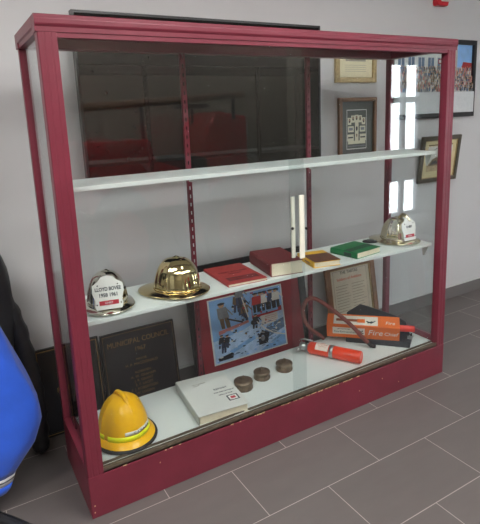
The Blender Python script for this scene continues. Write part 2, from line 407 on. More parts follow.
# ------------------------------------------------------------------ framed things: local x across, z up, face towards -y, base at z=0
def rails(bm, w, h, r, d, mi=0, r_l=None):
    prof = [(0, -d+0.004), (0.25*r, -d), (0.7*r, -d), (r, -d+0.007), (r, 0), (0, 0)]
    box(bm, -w/2, -w/2+r, -d, 0, 0, h, mi); box(bm, w/2-r, w/2, -d, 0, 0, h, mi)
    box(bm, -w/2+r, w/2-r, -d, 0, 0, r, mi); box(bm, -w/2+r, w/2-r, -d, 0, h-r, h, mi)
class Art:
    """flat printed picture: one mesh, shapes layered by hairline offsets"""
    def __init__(s, w, h, x0, z0, y): s.bm = nb(); s.w, s.h, s.x0, s.z0, s.y, s.n = w, h, x0, z0, y, 0; s.m = []
    def mi(s, m):
        if m not in s.m: s.m.append(m)
        return s.m.index(m)
    def poly(s, pts, m):
        s.n += 1; y = s.y-0.00004*s.n
        face(s.bm, [(s.x0+u*s.w, y, s.z0+v*s.h) for u, v in pts], s.mi(m))
    def rect(s, u0, v0, u1, v1, m): s.poly([(u0, v0), (u1, v0), (u1, v1), (u0, v1)], m)
    def blob(s, u, v, ru, rv, m, n=10): s.poly([(u+ru*math.cos(2*PI*i/n), v+rv*math.sin(2*PI*i/n)) for i in range(n)], m)
    def line(s, pts, t, m):
        for (a, b), (c, d) in zip(pts, pts[1:]):
            dx, dy = (c-a)*s.w, (d-b)*s.h; l = math.hypot(dx, dy) or 1; nx, ny = -dy/l*t/s.w, dx/l*t/s.h
            s.poly([(a-nx, b-ny), (c-nx, d-ny), (c+nx, d+ny), (a+nx, b+ny)], m)
    def build(s, name, parent): return obj(name, s.bm, s.m, parent)
def cm(name, r, g, b, var=0.15, sc=40): return mat(name, srgb(r, g, b), 0.35, 0, var, sc)
P_ = dict(offw=cm('print_offwhite', 222, 224, 222, 0.05), stone=cm('print_stone', 176, 176, 168, 0.1), ground=cm('print_ground', 206, 210, 212, 0.06), sky=cm('print_sky', 138, 186, 238, 0.10, 14), snow=cm('print_snow', 178, 208, 240, 0.15, 30), ice=cm('print_ice', 128, 178, 230, 0.22, 24), dk=cm('print_dark', 38, 42, 52),
          grey=cm('print_grey', 128, 132, 138), red=cm('print_red', 170, 44, 48), pale=cm('print_pale', 214, 214, 208, 0.06), brown=cm('print_brown', 110, 92, 70),
          skin=cm('print_skin', 190, 150, 120), navy=cm('print_navy', 52, 66, 96), pink=cm('print_pink', 190, 120, 120), blueg=cm('print_bluegrey', 96, 120, 150, 0.3, 30))

# big crowd photograph on the wall, right
pw, ph = 0.94, 0.576
t = thing('framed_photograph', 'large black framed photograph of a crowd before a red roofed fire hall, high on wall', 'framed picture', (3.40-pw/2, WALL-0.001, 1.513))
bm = nb(); rails(bm, pw, ph, 0.035, 0.03); obj('frame', bm, M['black'], t, bevel=0.002)
a = Art(pw-0.07, ph-0.07, -pw/2+0.035, 0.035, -0.012)
a.rect(0, 0, 1, 1, P_['pale']); a.rect(0.80, 0.6, 1, 1, P_['sky']); a.poly([(0.3, 1), (0.3, 0.97), (0.62, 0.93), (0.62, 1)], P_['sky'])
a.poly([(0.0, 0.86), (0.60, 0.86), (0.60, 0.92), (0.32, 0.98), (0.0, 0.98)], P_['red']); a.rect(0, 0.60, 0.62, 0.87, P_['offw'])
a.rect(0.68, 0.5, 0.80, 1, P_['offw']); a.rect(0.72, 0.5, 0.725, 1, P_['grey']); a.rect(0.78, 0.5, 0.80, 1, P_['stone'])
a.poly([(0.86, 0.66), (1, 0.66), (1, 0.74), (0.88, 0.75)], P_['red']); a.rect(0.84, 0.4, 1, 0.66, P_['pink'])
for u in (0.06, 0.18, 0.30, 0.42, 0.54):
    a.rect(u, 0.64, u+0.075, 0.80, P_['blueg']); a.rect(u+0.034, 0.64, u+0.04, 0.80, P_['offw'])
a.rect(0.55, 0.715, 0.76, 0.785, P_['red']); a.rect(0.56, 0.73, 0.75, 0.77, P_['offw'])
crowd = [P_['dk'], P_['navy'], P_['grey'], P_['brown'], P_['pink'], P_['grey'], P_['pale'], P_['stone'], P_['blueg']]
for row in range(8):
    for i in range(52):
        u = (i+0.5)/52+random.uniform(-0.008, 0.008); v = 0.66-row*0.042+random.uniform(-0.014, 0.014)
        if 0.008 < u < 0.985:
            a.rect(u-0.008, v-0.055, u+0.008, v, random.choice(crowd)); a.blob(u, v+0.008, 0.0055, 0.011, P_['skin'], 6)
a.rect(0, 0.0, 1, 0.31, P_['ground']); a.line([(0.02, 0.31), (0.98, 0.31)], 0.001, P_['grey'])
a.build('photo', t)

# askew picture below it, tilted away from the wall at the top
aw, ah = 0.44, 0.355
t = thing('framed_picture', 'dark wooden frame with sepia picture tilting off the wall beneath the crowd photograph', 'framed picture', (2.777+aw/2, WALL-0.006, 1.026), (math.radians(6.5), 0, 0))
bm = nb(); rails(bm, aw, ah, 0.032, 0.022); box(bm, -aw/2+0.02, aw/2-0.02, -0.006, 0, 0.02, ah-0.02); obj('frame', bm, M['darkwood'], t, bevel=0.002)
bm = nb(); rails(bm, aw-0.064, ah-0.064, 0.006, 0.016)
for v in bm.verts: v.co.z += 0.032
obj('gilt_slip', bm, M['goldframe'], t)
a = Art(aw-0.064, ah-0.064, -aw/2+0.032, 0.032, -0.010)
a.rect(0, 0, 1, 1, cm('sepia_mat', 210, 196, 150, 0.06)); a.rect(0.13, 0.18, 0.87, 0.84, P_['pale']); a.rect(0.13, 0.18, 0.87, 0.40, cm('sepia_ground', 178, 160, 124, 0.2))
a.poly([(0.2, 0.36), (0.28, 0.5), (0.42, 0.56), (0.52, 0.44), (0.7, 0.40), (0.7, 0.33), (0.2, 0.33)], P_['brown']); a.poly([(0.24, 0.36), (0.3, 0.45), (0.4, 0.47), (0.46, 0.38)], P_['dk'])
a.line([(0.3, 0.74), (0.42, 0.80)], 0.002, P_['dk']); a.rect(0.13, 0.86, 0.87, 0.89, P_['brown'])
a.build('picture', t)

# gilt certificate, partly behind the case header
t = thing('framed_certificate', 'small gilt framed certificate with cream paper, on the wall right of the television', 'framed picture', (2.152, WALL-0.001, 1.775))
bm = nb(); rails(bm, 0.365, 0.255, 0.034, 0.022); obj('frame', bm, M['goldframe'], t, bevel=0.003)
a = Art(0.297, 0.187, -0.1485, 0.034, -0.008); a.rect(0, 0, 1, 1, M['cream']); a.rect(0.2, 0.56, 0.8, 0.66, M['greyink']); a.rect(0.3, 0.72, 0.7, 0.80, M['greyink'])
for i in range(4): a.rect(0.18, 0.42-i*0.07, 0.82, 0.432-i*0.07, M['greyink'])
a.build('paper', t)
# composite portrait frame
fw, fh = 0.342, 0.43
t = thing('framed_portraits', 'brown wooden frame with white composite of small portraits on dark grey mat', 'framed picture', (2.168, WALL-0.001, 1.247))
bm = nb(); rails(bm, fw, fh, 0.026, 0.024); obj('frame', bm, M['wood'], t, bevel=0.003)
a = Art(fw-0.052, fh-0.052, -fw/2+0.026, 0.026, -0.008)
a.rect(0, 0, 1, 1, M['greymat']); a.rect(0.17, 0.15, 0.80, 0.86, P_['pale']); a.rect(0.185, 0.165, 0.785, 0.845, M['greymat'])
cp = cm('portrait_cream', 216, 212, 184, 0.05)
for i, (u, v) in enumerate([(0.26, 0.66), (0.37, 0.70), (0.48, 0.71), (0.59, 0.70), (0.70, 0.66)]):
    a.poly([(u-0.055, v-0.07), (u+0.055, v-0.07), (u+0.06, v+0.055), (u-0.06, v+0.055)], cp); a.blob(u, v, 0.028, 0.04, P_['dk'], 8); a.blob(u, v+0.01, 0.013, 0.02, P_['skin'], 6)
for u, v in ((0.30, 0.52), (0.67, 0.52)): a.rect(u-0.09, v-0.06, u+0.09, v+0.045, cp); a.rect(u-0.06, v-0.03, u+0.06, v+0.02, P_['grey'])
a.rect(0.43, 0.30, 0.54, 0.64, cp); a.blob(0.485, 0.52, 0.03, 0.045, P_['dk'], 8); a.blob(0.485, 0.40, 0.02, 0.03, P_['brown'], 8)
for u in (0.29, 0.68): a.rect(u-0.10, 0.30, u+0.10, 0.42, cp); a.rect(u-0.08, 0.35, u+0.08, 0.375, P_['dk'])
a.rect(0.21, 0.245, 0.76, 0.30, cp); a.rect(0.22, 0.20, 0.75, 0.215, P_['grey'])
a.build('portrait_print', t)

# fire alarm
t = thing('fire_alarm', 'red fire alarm horn strobe on the wall at the top right', 'fire alarm', (2.965, WALL, 2.315))
bm = nb(); prism(bm, [(-0.055, 0), (0.055, 0), (0.062, 0.02), (0.062, 0.13), (-0.062, 0.13), (-0.062, 0.02)], -0.045, 0, 'y'); obj('housing', bm, M['alarm'], t, bevel=0.006)
obj('strobe_lens', bx(-0.03, 0.045, -0.065, -0.045, 0.025, 0.07), M['clear'], t, bevel=0.006)
bm = nb()
for i in range(4): box(bm, -0.04, 0.04, -0.047, -0.0445, 0.085+i*0.01, 0.09+i*0.01)
obj('grille', bm, M['darkred'], t)

# ------------------------------------------------------------------ pictures and boards leaning on the wall behind the case
def lean(yb, s): return (-math.atan(s), 0, 0)
# red mount picture of firefighters
LW, LH, yb, sl = 0.85, 0.735, 0.66, 0.16
t = thing('framed_print', 'firefighters print on a red mount in a black frame, leaning behind the case', 'framed picture', (1.215, yb, 0), lean(yb, sl))
bm = nb(); rails(bm, LW, LH, 0.052, 0.024); obj('frame', bm, M['black'], t, bevel=0.002)
obj('mount', bx(-LW/2+0.03, LW/2-0.03, -0.016, -0.006, 0.03, LH-0.03), M['redmat'], t)
x0 = 0.915-1.215; pwid, phei, pz = 0.537, 0.40, 0.117
a = Art(pwid, phei, x0, pz, -0.0165)
a.rect(0, 0, 1, 1, P_['offw']); e = 0.018
def R_(u0, v0, u1, v1, m): a.rect(e+u0*(1-2*e), e+v0*(1-2*e), e+u1*(1-2*e), e+v1*(1-2*e), m)
R_(0, 0, 1, 1, P_['sky']); R_(0, 0.0, 1, 0.42, P_['ice'])
a.poly([(e, 0.36), (0.4, 0.42), (0.98, 0.66), (0.98, 0.25), (0.6, e), (e, e)], P_['snow'])
a.poly([(0.1, 0.50), (0.5, 0.56), (0.5, 0.52), (0.1, 0.44)], P_['pink']); a.poly([(0.55, 0.60), (0.97, 0.66), (0.97, 0.58), (0.55, 0.55)], P_['red'])
a.poly([(0.56, 0.97), (0.60, 0.97), (0.58, 0.60), (0.55, 0.60)], P_['red']); a.rect(0.56, 0.60, 0.92, 0.95, P_['ice'])
def figure(u, v, h, m, lean_=0.0, m2=None):
    w = h*0.30
    a.poly([(u-w*.45, v), (u-w*.1, v), (u+lean_*h*.5, v+h*.45), (u-w*.5+lean_*h*.5, v+h*.45)], m2 or P_['dk'])
    a.poly([(u+w*.1, v), (u+w*.5, v), (u+w*.5+lean_*h*.5, v+h*.45), (u+lean_*h*.5, v+h*.45)], m2 or P_['dk'])
    a.poly([(u-w*.6+lean_*h*.5, v+h*.40), (u+w*.6+lean_*h*.5, v+h*.40), (u+w*.5+lean_*h, v+h*.82), (u-w*.5+lean_*h, v+h*.82)], m)
    a.line([(u+w*.5+lean_*h, v+h*.75), (u+w*1.1+lean_*h, v+h*.45)], 0.004, m)
    a.blob(u+lean_*h, v+h*.9, w*.32, h*.09, P_['skin'], 8); a.blob(u+lean_*h, v+h*.96, w*.42, h*.05, P_['dk'], 8)
figure(0.20, 0.52, 0.40, P_['grey'], -0.08, P_['brown']); a.line([(0.22, 0.66), (0.42, 0.55)], 0.005, P_['dk'])
for u, v, m in ((0.36, 0.72, P_['brown']), (0.42, 0.66, P_['dk']), (0.45, 0.56, P_['brown']), (0.40, 0.82, P_['grey'])): figure(u, v, 0.30, m, 0.05, P_['navy'])
a.line([(0.44, 0.94), (0.50, 0.60)], 0.004, P_['pale']); a.line([(0.40, 0.94), (0.46, 0.60)], 0.004, P_['dk'])
for u, m in ((0.62, P_['red']), (0.69, P_['red']), (0.745, P_['pale']), (0.83, P_['navy']), (0.90, P_['pale'])): figure(u, 0.64, 0.31, m, 0.0, P_['dk'])
a.rect(0.66, 0.42, 0.90, 0.57, P_['pale'])
for i in range(4): a.rect(0.72, 0.445+i*0.03, 0.88, 0.452+i*0.03, P_['pink'])
figure(0.57, 0.40, 0.22, P_['dk'], 0.1); a.blob(0.58, 0.50, 0.06, 0.05, P_['dk'])
a.poly([(0.62, 0.16), (0.98, 0.30), (0.98, 0.46), (0.74, 0.40)], P_['blueg']); a.poly([(0.60, 0.12), (0.72, 0.12), (0.76, 0.28), (0.66, 0.34), (0.60, 0.26)], P_['dk']); a.blob(0.66, 0.22, 0.03, 0.05, P_['grey'])
for u, v in ((0.13, 0.16), (0.17, 0.22), (0.10, 0.24)): figure(u, v, 0.20, P_['dk'], 0.12, P_['navy'])
a.poly([(0.05, 0.10), (0.26, 0.14), (0.24, 0.05), (0.06, 0.05)], P_['dk']); a.poly([(0.2, 0.16), (0.55, 0.30), (0.56, 0.24), (0.25, 0.12)], P_['ice'])
a.line([(0.60, 0.50), (0.72, 0.34), (0.84, 0.24), (0.97, 0.18)], 0.004, P_['whiteink'] if 'whiteink' in P_ else P_['pale'])
for i in range(46):   # roof clutter, smoke wisps and gear
    u, v = random.uniform(0.30, 0.95), random.uniform(0.28, 0.93)
    q = random.uniform(0.006, 0.02); a.poly([(u-q, v), (u+q*0.4, v-q*1.2), (u+q, v+q*0.3), (u, v+q*1.5)], random.choice([P_['dk'], P_['grey'], P_['pale'], P_['navy'], P_['red'], P_['sky'], P_['brown']]))
for i in range(14):
    u, v = random.uniform(0.62, 0.9), random.uniform(0.12, 0.40)
    a.line([(u, v), (u+random.uniform(0.03, 0.08), v+random.uniform(-0.06, 0.06))], 0.0015, random.choice([P_['dk'], P_['grey'], P_['pale']]))
for i in range(60):
    u, v = random.uniform(0.04, 0.95), random.uniform(0.04, 0.5)
    a.blob(u, v, random.uniform(0.008, 0.03), random.uniform(0.004, 0.012), random.choice([P_['ice'], P_['blueg'], P_['pale'], P_['navy']]), 7)
a.build('print', t)

# certificate in brown wood frame
cw, ch = 0.455, 0.56
t = thing('framed_document', 'brown wooden frame holding an old printed document, leaning behind the orange carton', 'framed picture', (2.045, 0.66, 0), lean(0.66, 0.16))
bm = nb(); rails(bm, cw, ch, 0.042, 0.024); obj('frame', bm, M['wood'], t, bevel=0.004)
bm = nb(); rails(bm, cw-0.084, ch-0.084, 0.006, 0.018)
for v in bm.verts: v.co.z += 0.042
obj('gilt_slip', bm, M['goldframe'], t)
x0 = -cw/2+0.042
a = Art(cw-0.084, ch-0.084, x0, 0.042, -0.008); a.rect(0, 0, 1, 1, M['certpaper'])
gi = M['greyink']
for u0, v0, u1, v1 in ((0.08, 0.06, 0.088, 0.97), (0.91, 0.06, 0.918, 0.97), (0.08, 0.06, 0.918, 0.066), (0.08, 0.964, 0.918, 0.97)): a.rect(u0, v0, u1, v1, gi)
for i in range(16):
    v = 0.74-i*0.042
    for j in range(2):
        u = 0.13+j*0.39; a.rect(u, v, u+random.uniform(0.26, 0.36), v+0.008, gi)
dp = a.build('document', t)
text('lettering', 'THE TARTAS', 0.030, M['ink'], dp, (-0.01, -0.0105, 0.487), (PI/2, 0, 0), sx=0.95)
text('lettering', 'Soldiers of Ambition', 0.029, M['redink'], dp, (-0.01, -0.0105, 0.443), (PI/2, 0, 0), sx=0.95)

# council board and the second board
def board(label, xc, w, h, lines, gold_left):
    t = thing('name_board', label, 'plaque', (xc, 0.69, 0), lean(0.69, 0.15))
    bm = nb(); rails(bm, w, h, 0.018, 0.022); obj('frame', bm, M['black'], t, bevel=0.002)
    pl = obj('panel', bx(-w/2+0.015, w/2-0.015, -0.016, -0.003, 0.015, h-0.015), M['board'], t)
    bm = nb(); rails(bm, w-0.020, h-0.020, 0.0035 if gold_left else 0.0015, 0.0235)
    for v in bm.verts: v.co.z += 0.010
    obj('gilt_line', bm, M['goldink'], t)
    for s, size, x, z, sx in lines: text('lettering', s, size, M['goldink'], pl, (x, -0.0165, z), (PI/2, 0, 0), sx=sx)
    return t
board('black council name board with gold lettering, leaning behind the yellow helmet', 0.485, 0.425, 0.452,
      [('MUNICIPAL COUNCIL', 0.042, -0.002, 0.385, 0.86), ('1967', 0.034, 0.0, 0.335, 1), ('MAYOR', 0.018, 0, 0.277, 1), ('H. P. MACDONALD', 0.022, 0.0, 0.252, 1), ('ALDERMEN', 0.019, 0, 0.205, 1),
       ('A. W. GRAHAM', 0.021, 0, 0.181, 1), ('J. R. GRANT', 0.021, 0, 0.157, 1), ('E. F. LACEY', 0.021, 0, 0.133, 1), ('F. J. ROBERTSON', 0.021, 0, 0.109, 1), ('W. LOGAN', 0.021, 0, 0.085, 1), ('CLERK', 0.018, 0, 0.06, 1)], False)
board('black name board with thin gold border, leaning on the wall left of the case', 0.098, 0.325, 0.46,
      [('PIONEERS', 0.034, 0.0, 0.23, 1), ('1971', 0.030, 0, 0.18, 1), ('R. P. HILL', 0.022, 0, 0.12, 1), ('T. E. SCOTT', 0.022, 0, 0.09, 1), ('W. D. REID', 0.022, 0, 0.06, 1)], True)

# ------------------------------------------------------------------ helmets
def trad_helmet(label, loc, yaw, metal, a=0.088, b=0.104, h=0.155, tail=0.10, side=0.034, shield=None, sc=1.0, ornament=False):
    t = thing('fire_helmet', label, 'helmet', loc, (0, 0, yaw)); t.scale = (sc, sc, sc)
    seg = 64; z0 = 0.022
    bm = nb()
    def ext(th):   # th=-90deg is the front
        s = math.sin(th)
        return side*(1+0.15*max(0, -s)) + (tail-side)*max(0, s)**2.2
    rings = []
    for k in range(7):
        q = k/6; ring = []
        for i in range(seg):
            th = 2*PI*i/seg; e = ext(th)*q
            nx, ny = math.cos(th), math.sin(th)
            drop = -0.016*q**1.5*(1+0.25*max(0, ny)) + 0.004*q**4
            ring.append(bm.verts.new(((a+e)*nx, (b+e)*ny, z0+drop)))
        rings.append(ring)
    for r0, r1 in zip(rings, rings[1:]):
        for i in range(seg):
            f = bm.faces.new((r0[i], r0[(i+1) % seg], r1[(i+1) % seg], r1[i])); f.smooth = True
    obj('brim', bm, metal, t, solid=0.003)
    bm = nb()
    prof = []
    for k in range(15):
        q = k/14*PI/2*0.985
        r = math.cos(q)**0.72; prof.append((r, z0+(h-z0)*math.sin(q)))
    def ridge(th, z):
        c = abs(math.cos(4*th+PI/8*0)) ; g = max(0.0, 1-(z-z0)/(h-z0)*0.6)
        return 1+0.065*(c**14)*g - 0.012*(1-c)
    lathe(bm, prof, seg*2, a, b, fn=ridge); obj('dome', bm, metal, t, smooth=True)
    bm = nb()   # rolled band at the foot of the dome
    tube(bm, [(1.01*a*math.cos(2*PI*i/48), 1.01*b*math.sin(2*PI*i/48), z0+0.004) for i in range(49)], 0.004, 8); obj('band', bm, metal, t)
    bm = nb(); lathe(bm, [(0.022, h-0.006), (0.018, h), (0.008, h+0.006), (0.001, h+0.008)], 20); obj('finial', bm, metal, t, smooth=True)
    if ornament:   # bird shaped shield holder rising from the crown
        bm = nb(); tube(bm, spline([(0, -0.01, h), (0, -0.04, h+0.022), (0, -0.078, h+0.014), (0, -0.098, h-0.006)], 5), [0.008]*5+[0.011]*5+[0.006]*6, 10); obj('shield_holder', bm, metal, t)
        for s in (-1, 1):
            bm = nb(); face(bm, [(0, -0.03, h+0.004), (s*0.03, -0.02, h+0.010), (s*0.036, -0.045, h+0.006), (s*0.012, -0.06, h+0.012)]); obj('wing', bm, metal, t, solid=0.004)
    if shield:
        bm = nb(); hw, hs = shield['w']/2, shield['h']
        out = [(-0.78, 0.0), (0.78, 0.0), (0.86, 0.10), (0.84, 0.30), (0.98, 0.52), (0.94, 0.74), (0.60, 0.84), (0.36, 0.97), (0, 1.0), (-0.36, 0.97), (-0.60, 0.84), (-0.94, 0.74), (-0.98, 0.52), (-0.84, 0.30), (-0.86, 0.10)]
        prism(bm, [(x*hw, z*hs) for x, z in out], -0.0025, 0.0025, 'y')
        s = obj('shield', bm, M['shield'], t, (0, -b-0.012, z0+0.004), (-math.radians(shield['tilt']), 0, 0), bevel=0.001); s['label'] = 'white leather front shield'
        for ln, size, z, sx in shield['text']: text('lettering', ln, size, M['ink'], s, (0, -0.003, z*hs), (PI/2, 0, 0), sx=sx, bold=0.0007)
        bm = nb(); prism(bm, [(-0.60*hw, 0.13*hs), (0.60*hw, 0.13*hs), (0.60*hw, 0.26*hs), (-0.60*hw, 0.26*hs)], -0.004, -0.0025, 'y'); rb = obj('name_bar', bm, M['redbar'], s); rb['label'] = 'red bar across the shield'
        text('lettering', shield['bar'], 0.012, M['whiteink'], rb, (0, -0.0045, 0.192*hs), (PI/2, 0, 0))
        for x, z in ((-0.62, 0.72), (0.62, 0.72), (-0.74, 0.16), (0.74, 0.16)):
            bm = nb(); tube(bm, [(x*hw, -0.0045, z*hs), (x*hw, 0, z*hs)], 0.003, 8); obj('rivet', bm, M['lock'], s)
        bm = nb()   # bracket joining shield and dome
        box(bm, -0.006, 0.006, -b-0.010, -b*0.6, z0+0.02, z0+0.03); obj('shield_bracket', bm, metal, t)
    return t
SH = 0.815
trad_helmet('silver fire helmet with white lettered shield at the left end of the middle shelf', (0.195, 0.185, SH), math.radians(-12), M['silver'], 0.080, 0.092, 0.158, 0.075, 0.030,
            dict(w=0.128, h=0.136, tilt=14, text=[('LLOYD BOVEE', 0.0200, 0.60, 0.80), ('1958 1961', 0.0205, 0.42, 0.88)], bar='CHIEF'), ornament=False)
trad_helmet('shiny gold fire helmet without a shield on the middle shelf', (0.515, 0.185, SH), math.radians(38), M['gold'], 0.094, 0.107, 0.160, 0.085, 0.036)
trad_helmet('pale brass fire helmet with white shield at the right end of the middle shelf', (1.945, 0.215, SH), math.radians(0), M['palegold'], 0.080, 0.092, 0.145, 0.09, 0.045,
            dict(w=0.112, h=0.135, tilt=10, text=[('CHIEF', 0.018, 0.58, 1.0)], bar='R.F.D.'), ornament=True)

# yellow modern helmet on the deck
def yellow_helmet():
    t = thing('fire_helmet', 'yellow plastic fire helmet with lime band on the bottom deck at left', 'helmet', (0.211, 0.190, 0.20), (0, 0, math.radians(12))); t.scale = (0.97, 0.97, 0.955)
    seg = 64; a, b, h, z0 = 0.112, 0.125, 0.205, 0.035
    bm = nb(); prof = []
    for k in range(16):
        q = k/15*PI/2*0.985; prof.append((math.cos(q)**0.8, z0+(h-z0)*math.sin(q)**1.1))
    def fn(th, z):
        f = min(1.0, (z-z0)/(h-z0)); d = min(abs(math.atan2(math.sin(th-k2), math.cos(th-k2))) for k2 in (-PI/2, PI/2, 0, PI))
        return 1+0.09*math.exp(-(d/0.10)**2)*max(0, math.sin(min(1, f*1.1)*PI*0.5))*(1-f*0.3)-0.02*f*(1-f)
    lathe(bm, prof, seg*2, a, b, fn=fn)
    obj('shell', bm, M['yellow'], t, smooth=True)
    bm = nb(); tube(bm, spline([(0, -0.085, h-0.06), (0, -0.06, h-0.022), (0, -0.02, h+0.004), (0, 0.03, h+0.004), (0, 0.08, h-0.04)], 6), [0.006+0.006*math.sin(i/24*PI) for i in range(25)], 10); obj('crown_ridge', bm, M['yellow'], t)
    bm = nb(); rings = []
    for k in range(6):
        q = k/5; ring = []
        for i in range(seg):
            th = 2*PI*i/seg; s = math.sin(th); e = (0.022+0.012*max(0, -s)+0.03*max(0, s)**2)*q
            ring.append(bm.verts.new(((a+e)*math.cos(th), (b+e)*s, z0+0.004-0.026*q**1.2)))
        rings.append(ring)
    for r0, r1 in zip(rings, rings[1:]):
        for i in range(seg): bm.faces.new((r0[i], r0[(i+1) % seg], r1[(i+1) % seg], r1[i])).smooth = True
    obj('brim', bm, M['yellow'], t, solid=0.004)
    bm = nb(); pts = []
    for i in range(seg+1):
        th = 2*PI*i/seg; s = math.sin(th); e = 0.022+0.012*max(0, -s)+0.03*max(0, s)**2
        pts.append(((a+e)*math.cos(th), (b+e)*s, z0-0.025))
    tube(bm, pts, 0.0085, 10); o = obj('edge_trim', bm, M['rubber'], t); o['label'] = 'black rubber edge trim'
    def band(name, th0, th1, z_lo, z_hi, off, m, parent):
        bm = nb(); n = 24; lo = []; hi = []
        for i in range(n+1):
            th = th0+(th1-th0)*i/n
            def rad(z):
                f = max(0, min(1, (z-z0)/(h-z0))); q = math.asin(min(1, f**(1/1.1))); return math.cos(q)**0.8*fn(th, z)
            lo.append(bm.verts.new(((a*rad(z_lo)+off)*math.cos(th), (b*rad(z_lo)+off)*math.sin(th), z_lo)))
            hi.append(bm.verts.new(((a*rad(z_hi)+off)*math.cos(th), (b*rad(z_hi)+off)*math.sin(th), z_hi)))
        for i in range(n): bm.faces.new((lo[i], lo[i+1], hi[i+1], hi[i])).smooth = True
        return obj(name, bm, m, parent, solid=0.0015)
    bd = band('reflective_band', math.radians(-158), math.radians(-30), 0.038, 0.064, 0.003, M['lime'], t); bd['label'] = 'lime reflective band'
    bd = band('reflective_band', math.radians(140), math.radians(192), 0.038, 0.064, 0.003, M['lime'], t); bd['label'] = 'lime reflective band on the side'
    st = band('name_sticker', math.radians(-118), math.radians(-42), 0.067, 0.083, 0.003, M['sticker'], t); st['label'] = 'white name sticker'
    for i, chh in enumerate('CANADA'):
        th = math.radians(-96+i*8.0); z = 0.0750
        f = (z-z0)/(h-z0); r = math.cos(math.asin(f**(1/1.1)))**0.8
        text('lettering', chh, 0.014, M['ink'], st, ((a*r+0.0075)*math.cos(th), (b*r+0.0075)*math.sin(th), z), (PI/2-0.25, 0, th+PI/2))
    return t
yellow_helmet()

# ------------------------------------------------------------------ books
def book(name, label, loc, yaw, w, d, h, cover, extras=None, pages=None, spine_r=0.004, ct=0.0028):
    """spine on the left (-x), page edges to the front (-y) and right; origin at base centre"""
    t = thing(name, label, 'book', loc, (0, 0, yaw))
    bm = nb(); box(bm, -w/2, w/2, -d/2, d/2, 0, ct); obj('cover', bm, cover, t, bevel=0.0008)
    bm = nb(); box(bm, -w/2, w/2, -d/2, d/2, h-ct, h); top = obj('cover', bm, cover, t, bevel=0.0008)
    bm = nb(); prism(bm, [(-w/2, 0), (-w/2-spine_r, h*0.15), (-w/2-spine_r*1.3, h*0.5), (-w/2-spine_r, h*0.85), (-w/2, h), (-w/2+ct, h-ct), (-w/2+ct, ct)], -d/2, d/2, 'y'); sp = obj('spine', bm, extras.get('spine', cover) if extras else cover, t)
    i = 0.005
    obj('pages', bx(-w/2+ct, w/2-i, -d/2+i*0.6, d/2-i, ct, h-ct), pages or M['pages'], t)
    return t, top, sp
# red booklet
t, top, sp = book('booklet', 'thin red booklet with dark title print on the middle shelf', (0.835, 0.225, SH), math.radians(-4), 0.205, 0.295, 0.014, M['redcover'], spine_r=0.001, ct=0.0022)
obj('title_panel', bx(-0.075, 0.085, -0.105, -0.055, 0.0139, 0.0143), M['darkred'], top)
text('lettering', 'FIRST ROUND', 0.026, M['darkred'], top, (0.005, 0.03, 0.0143), sx=0.95)
text('lettering', 'REPORT', 0.018, M['darkred'], top, (0.005, 0.0, 0.0143))
text('lettering', 'FIRE PROTECTION', 0.015, M['redcover'], top, (0.005, -0.08, 0.0146))
# thick maroon book
t, top, sp = book('book', 'thick maroon hardback book on the middle shelf, cream page block facing out', (1.072, 0.21, SH), math.radians(-10), 0.172, 0.27, 0.068, M['maroon'], spine_r=0.006)
bm = nb()
for z in (0.018, 0.05): box(bm, -0.0945, -0.0915, -0.130, 0.130, z, z+0.002)
obj('spine_rule', bm, M['darkred'], sp)
# yellow book
t, top, sp = book('book', 'yellow paperback book with brown cover picture on the middle shelf', (1.313, 0.165, SH), math.radians(-13), 0.150, 0.205, 0.030, M['ycover'], spine_r=0.002)
obj('cover_picture', bx(-0.070, 0.0752, -0.1025, 0.045, 0.0298, 0.0303), M['brownimg'], top)
text('lettering', 'FIREMEN', 0.016, M['brownimg'], sp, (-0.0782, -0.03, 0.015), (PI/2, 0, -PI/2))
# green book
t, top, sp = book('book', 'green hardback book with dark title band on the middle shelf', (1.583, 0.175, SH), math.radians(8), 0.200, 0.185, 0.033, M['green'], spine_r=0.004)
obj('title_band', bx(-0.100, 0.1002, -0.045, 0.0, 0.0328, 0.0333), M['darkgreen'], top)
text('lettering', 'FIRE MANUAL', 0.022, M['green'], top, (0.01, -0.023, 0.0336), sx=0.9)
obj('title_band', bx(-0.1055, -0.1045, -0.055, -0.005, 0.006, 0.027), M['darkgreen'], sp)
# small black object by the right helmet
t = thing('pouch', 'small black pouch lying between the green book and right helmet', 'pouch', (1.80, 0.285, SH), (0, 0, math.radians(-40)))
bm = nb(); lathe(bm, [(0.6, 0.0), (0.95, 0.003), (1.0, 0.009), (0.85, 0.015), (0.3, 0.019)], 24, 0.045, 0.024); obj('body', bm, M['rubber'], t, smooth=True)
obj('flap', bx(-0.018, 0.018, -0.026, 0.012, 0.0165, 0.0205), M['black'], t, bevel=0.002)
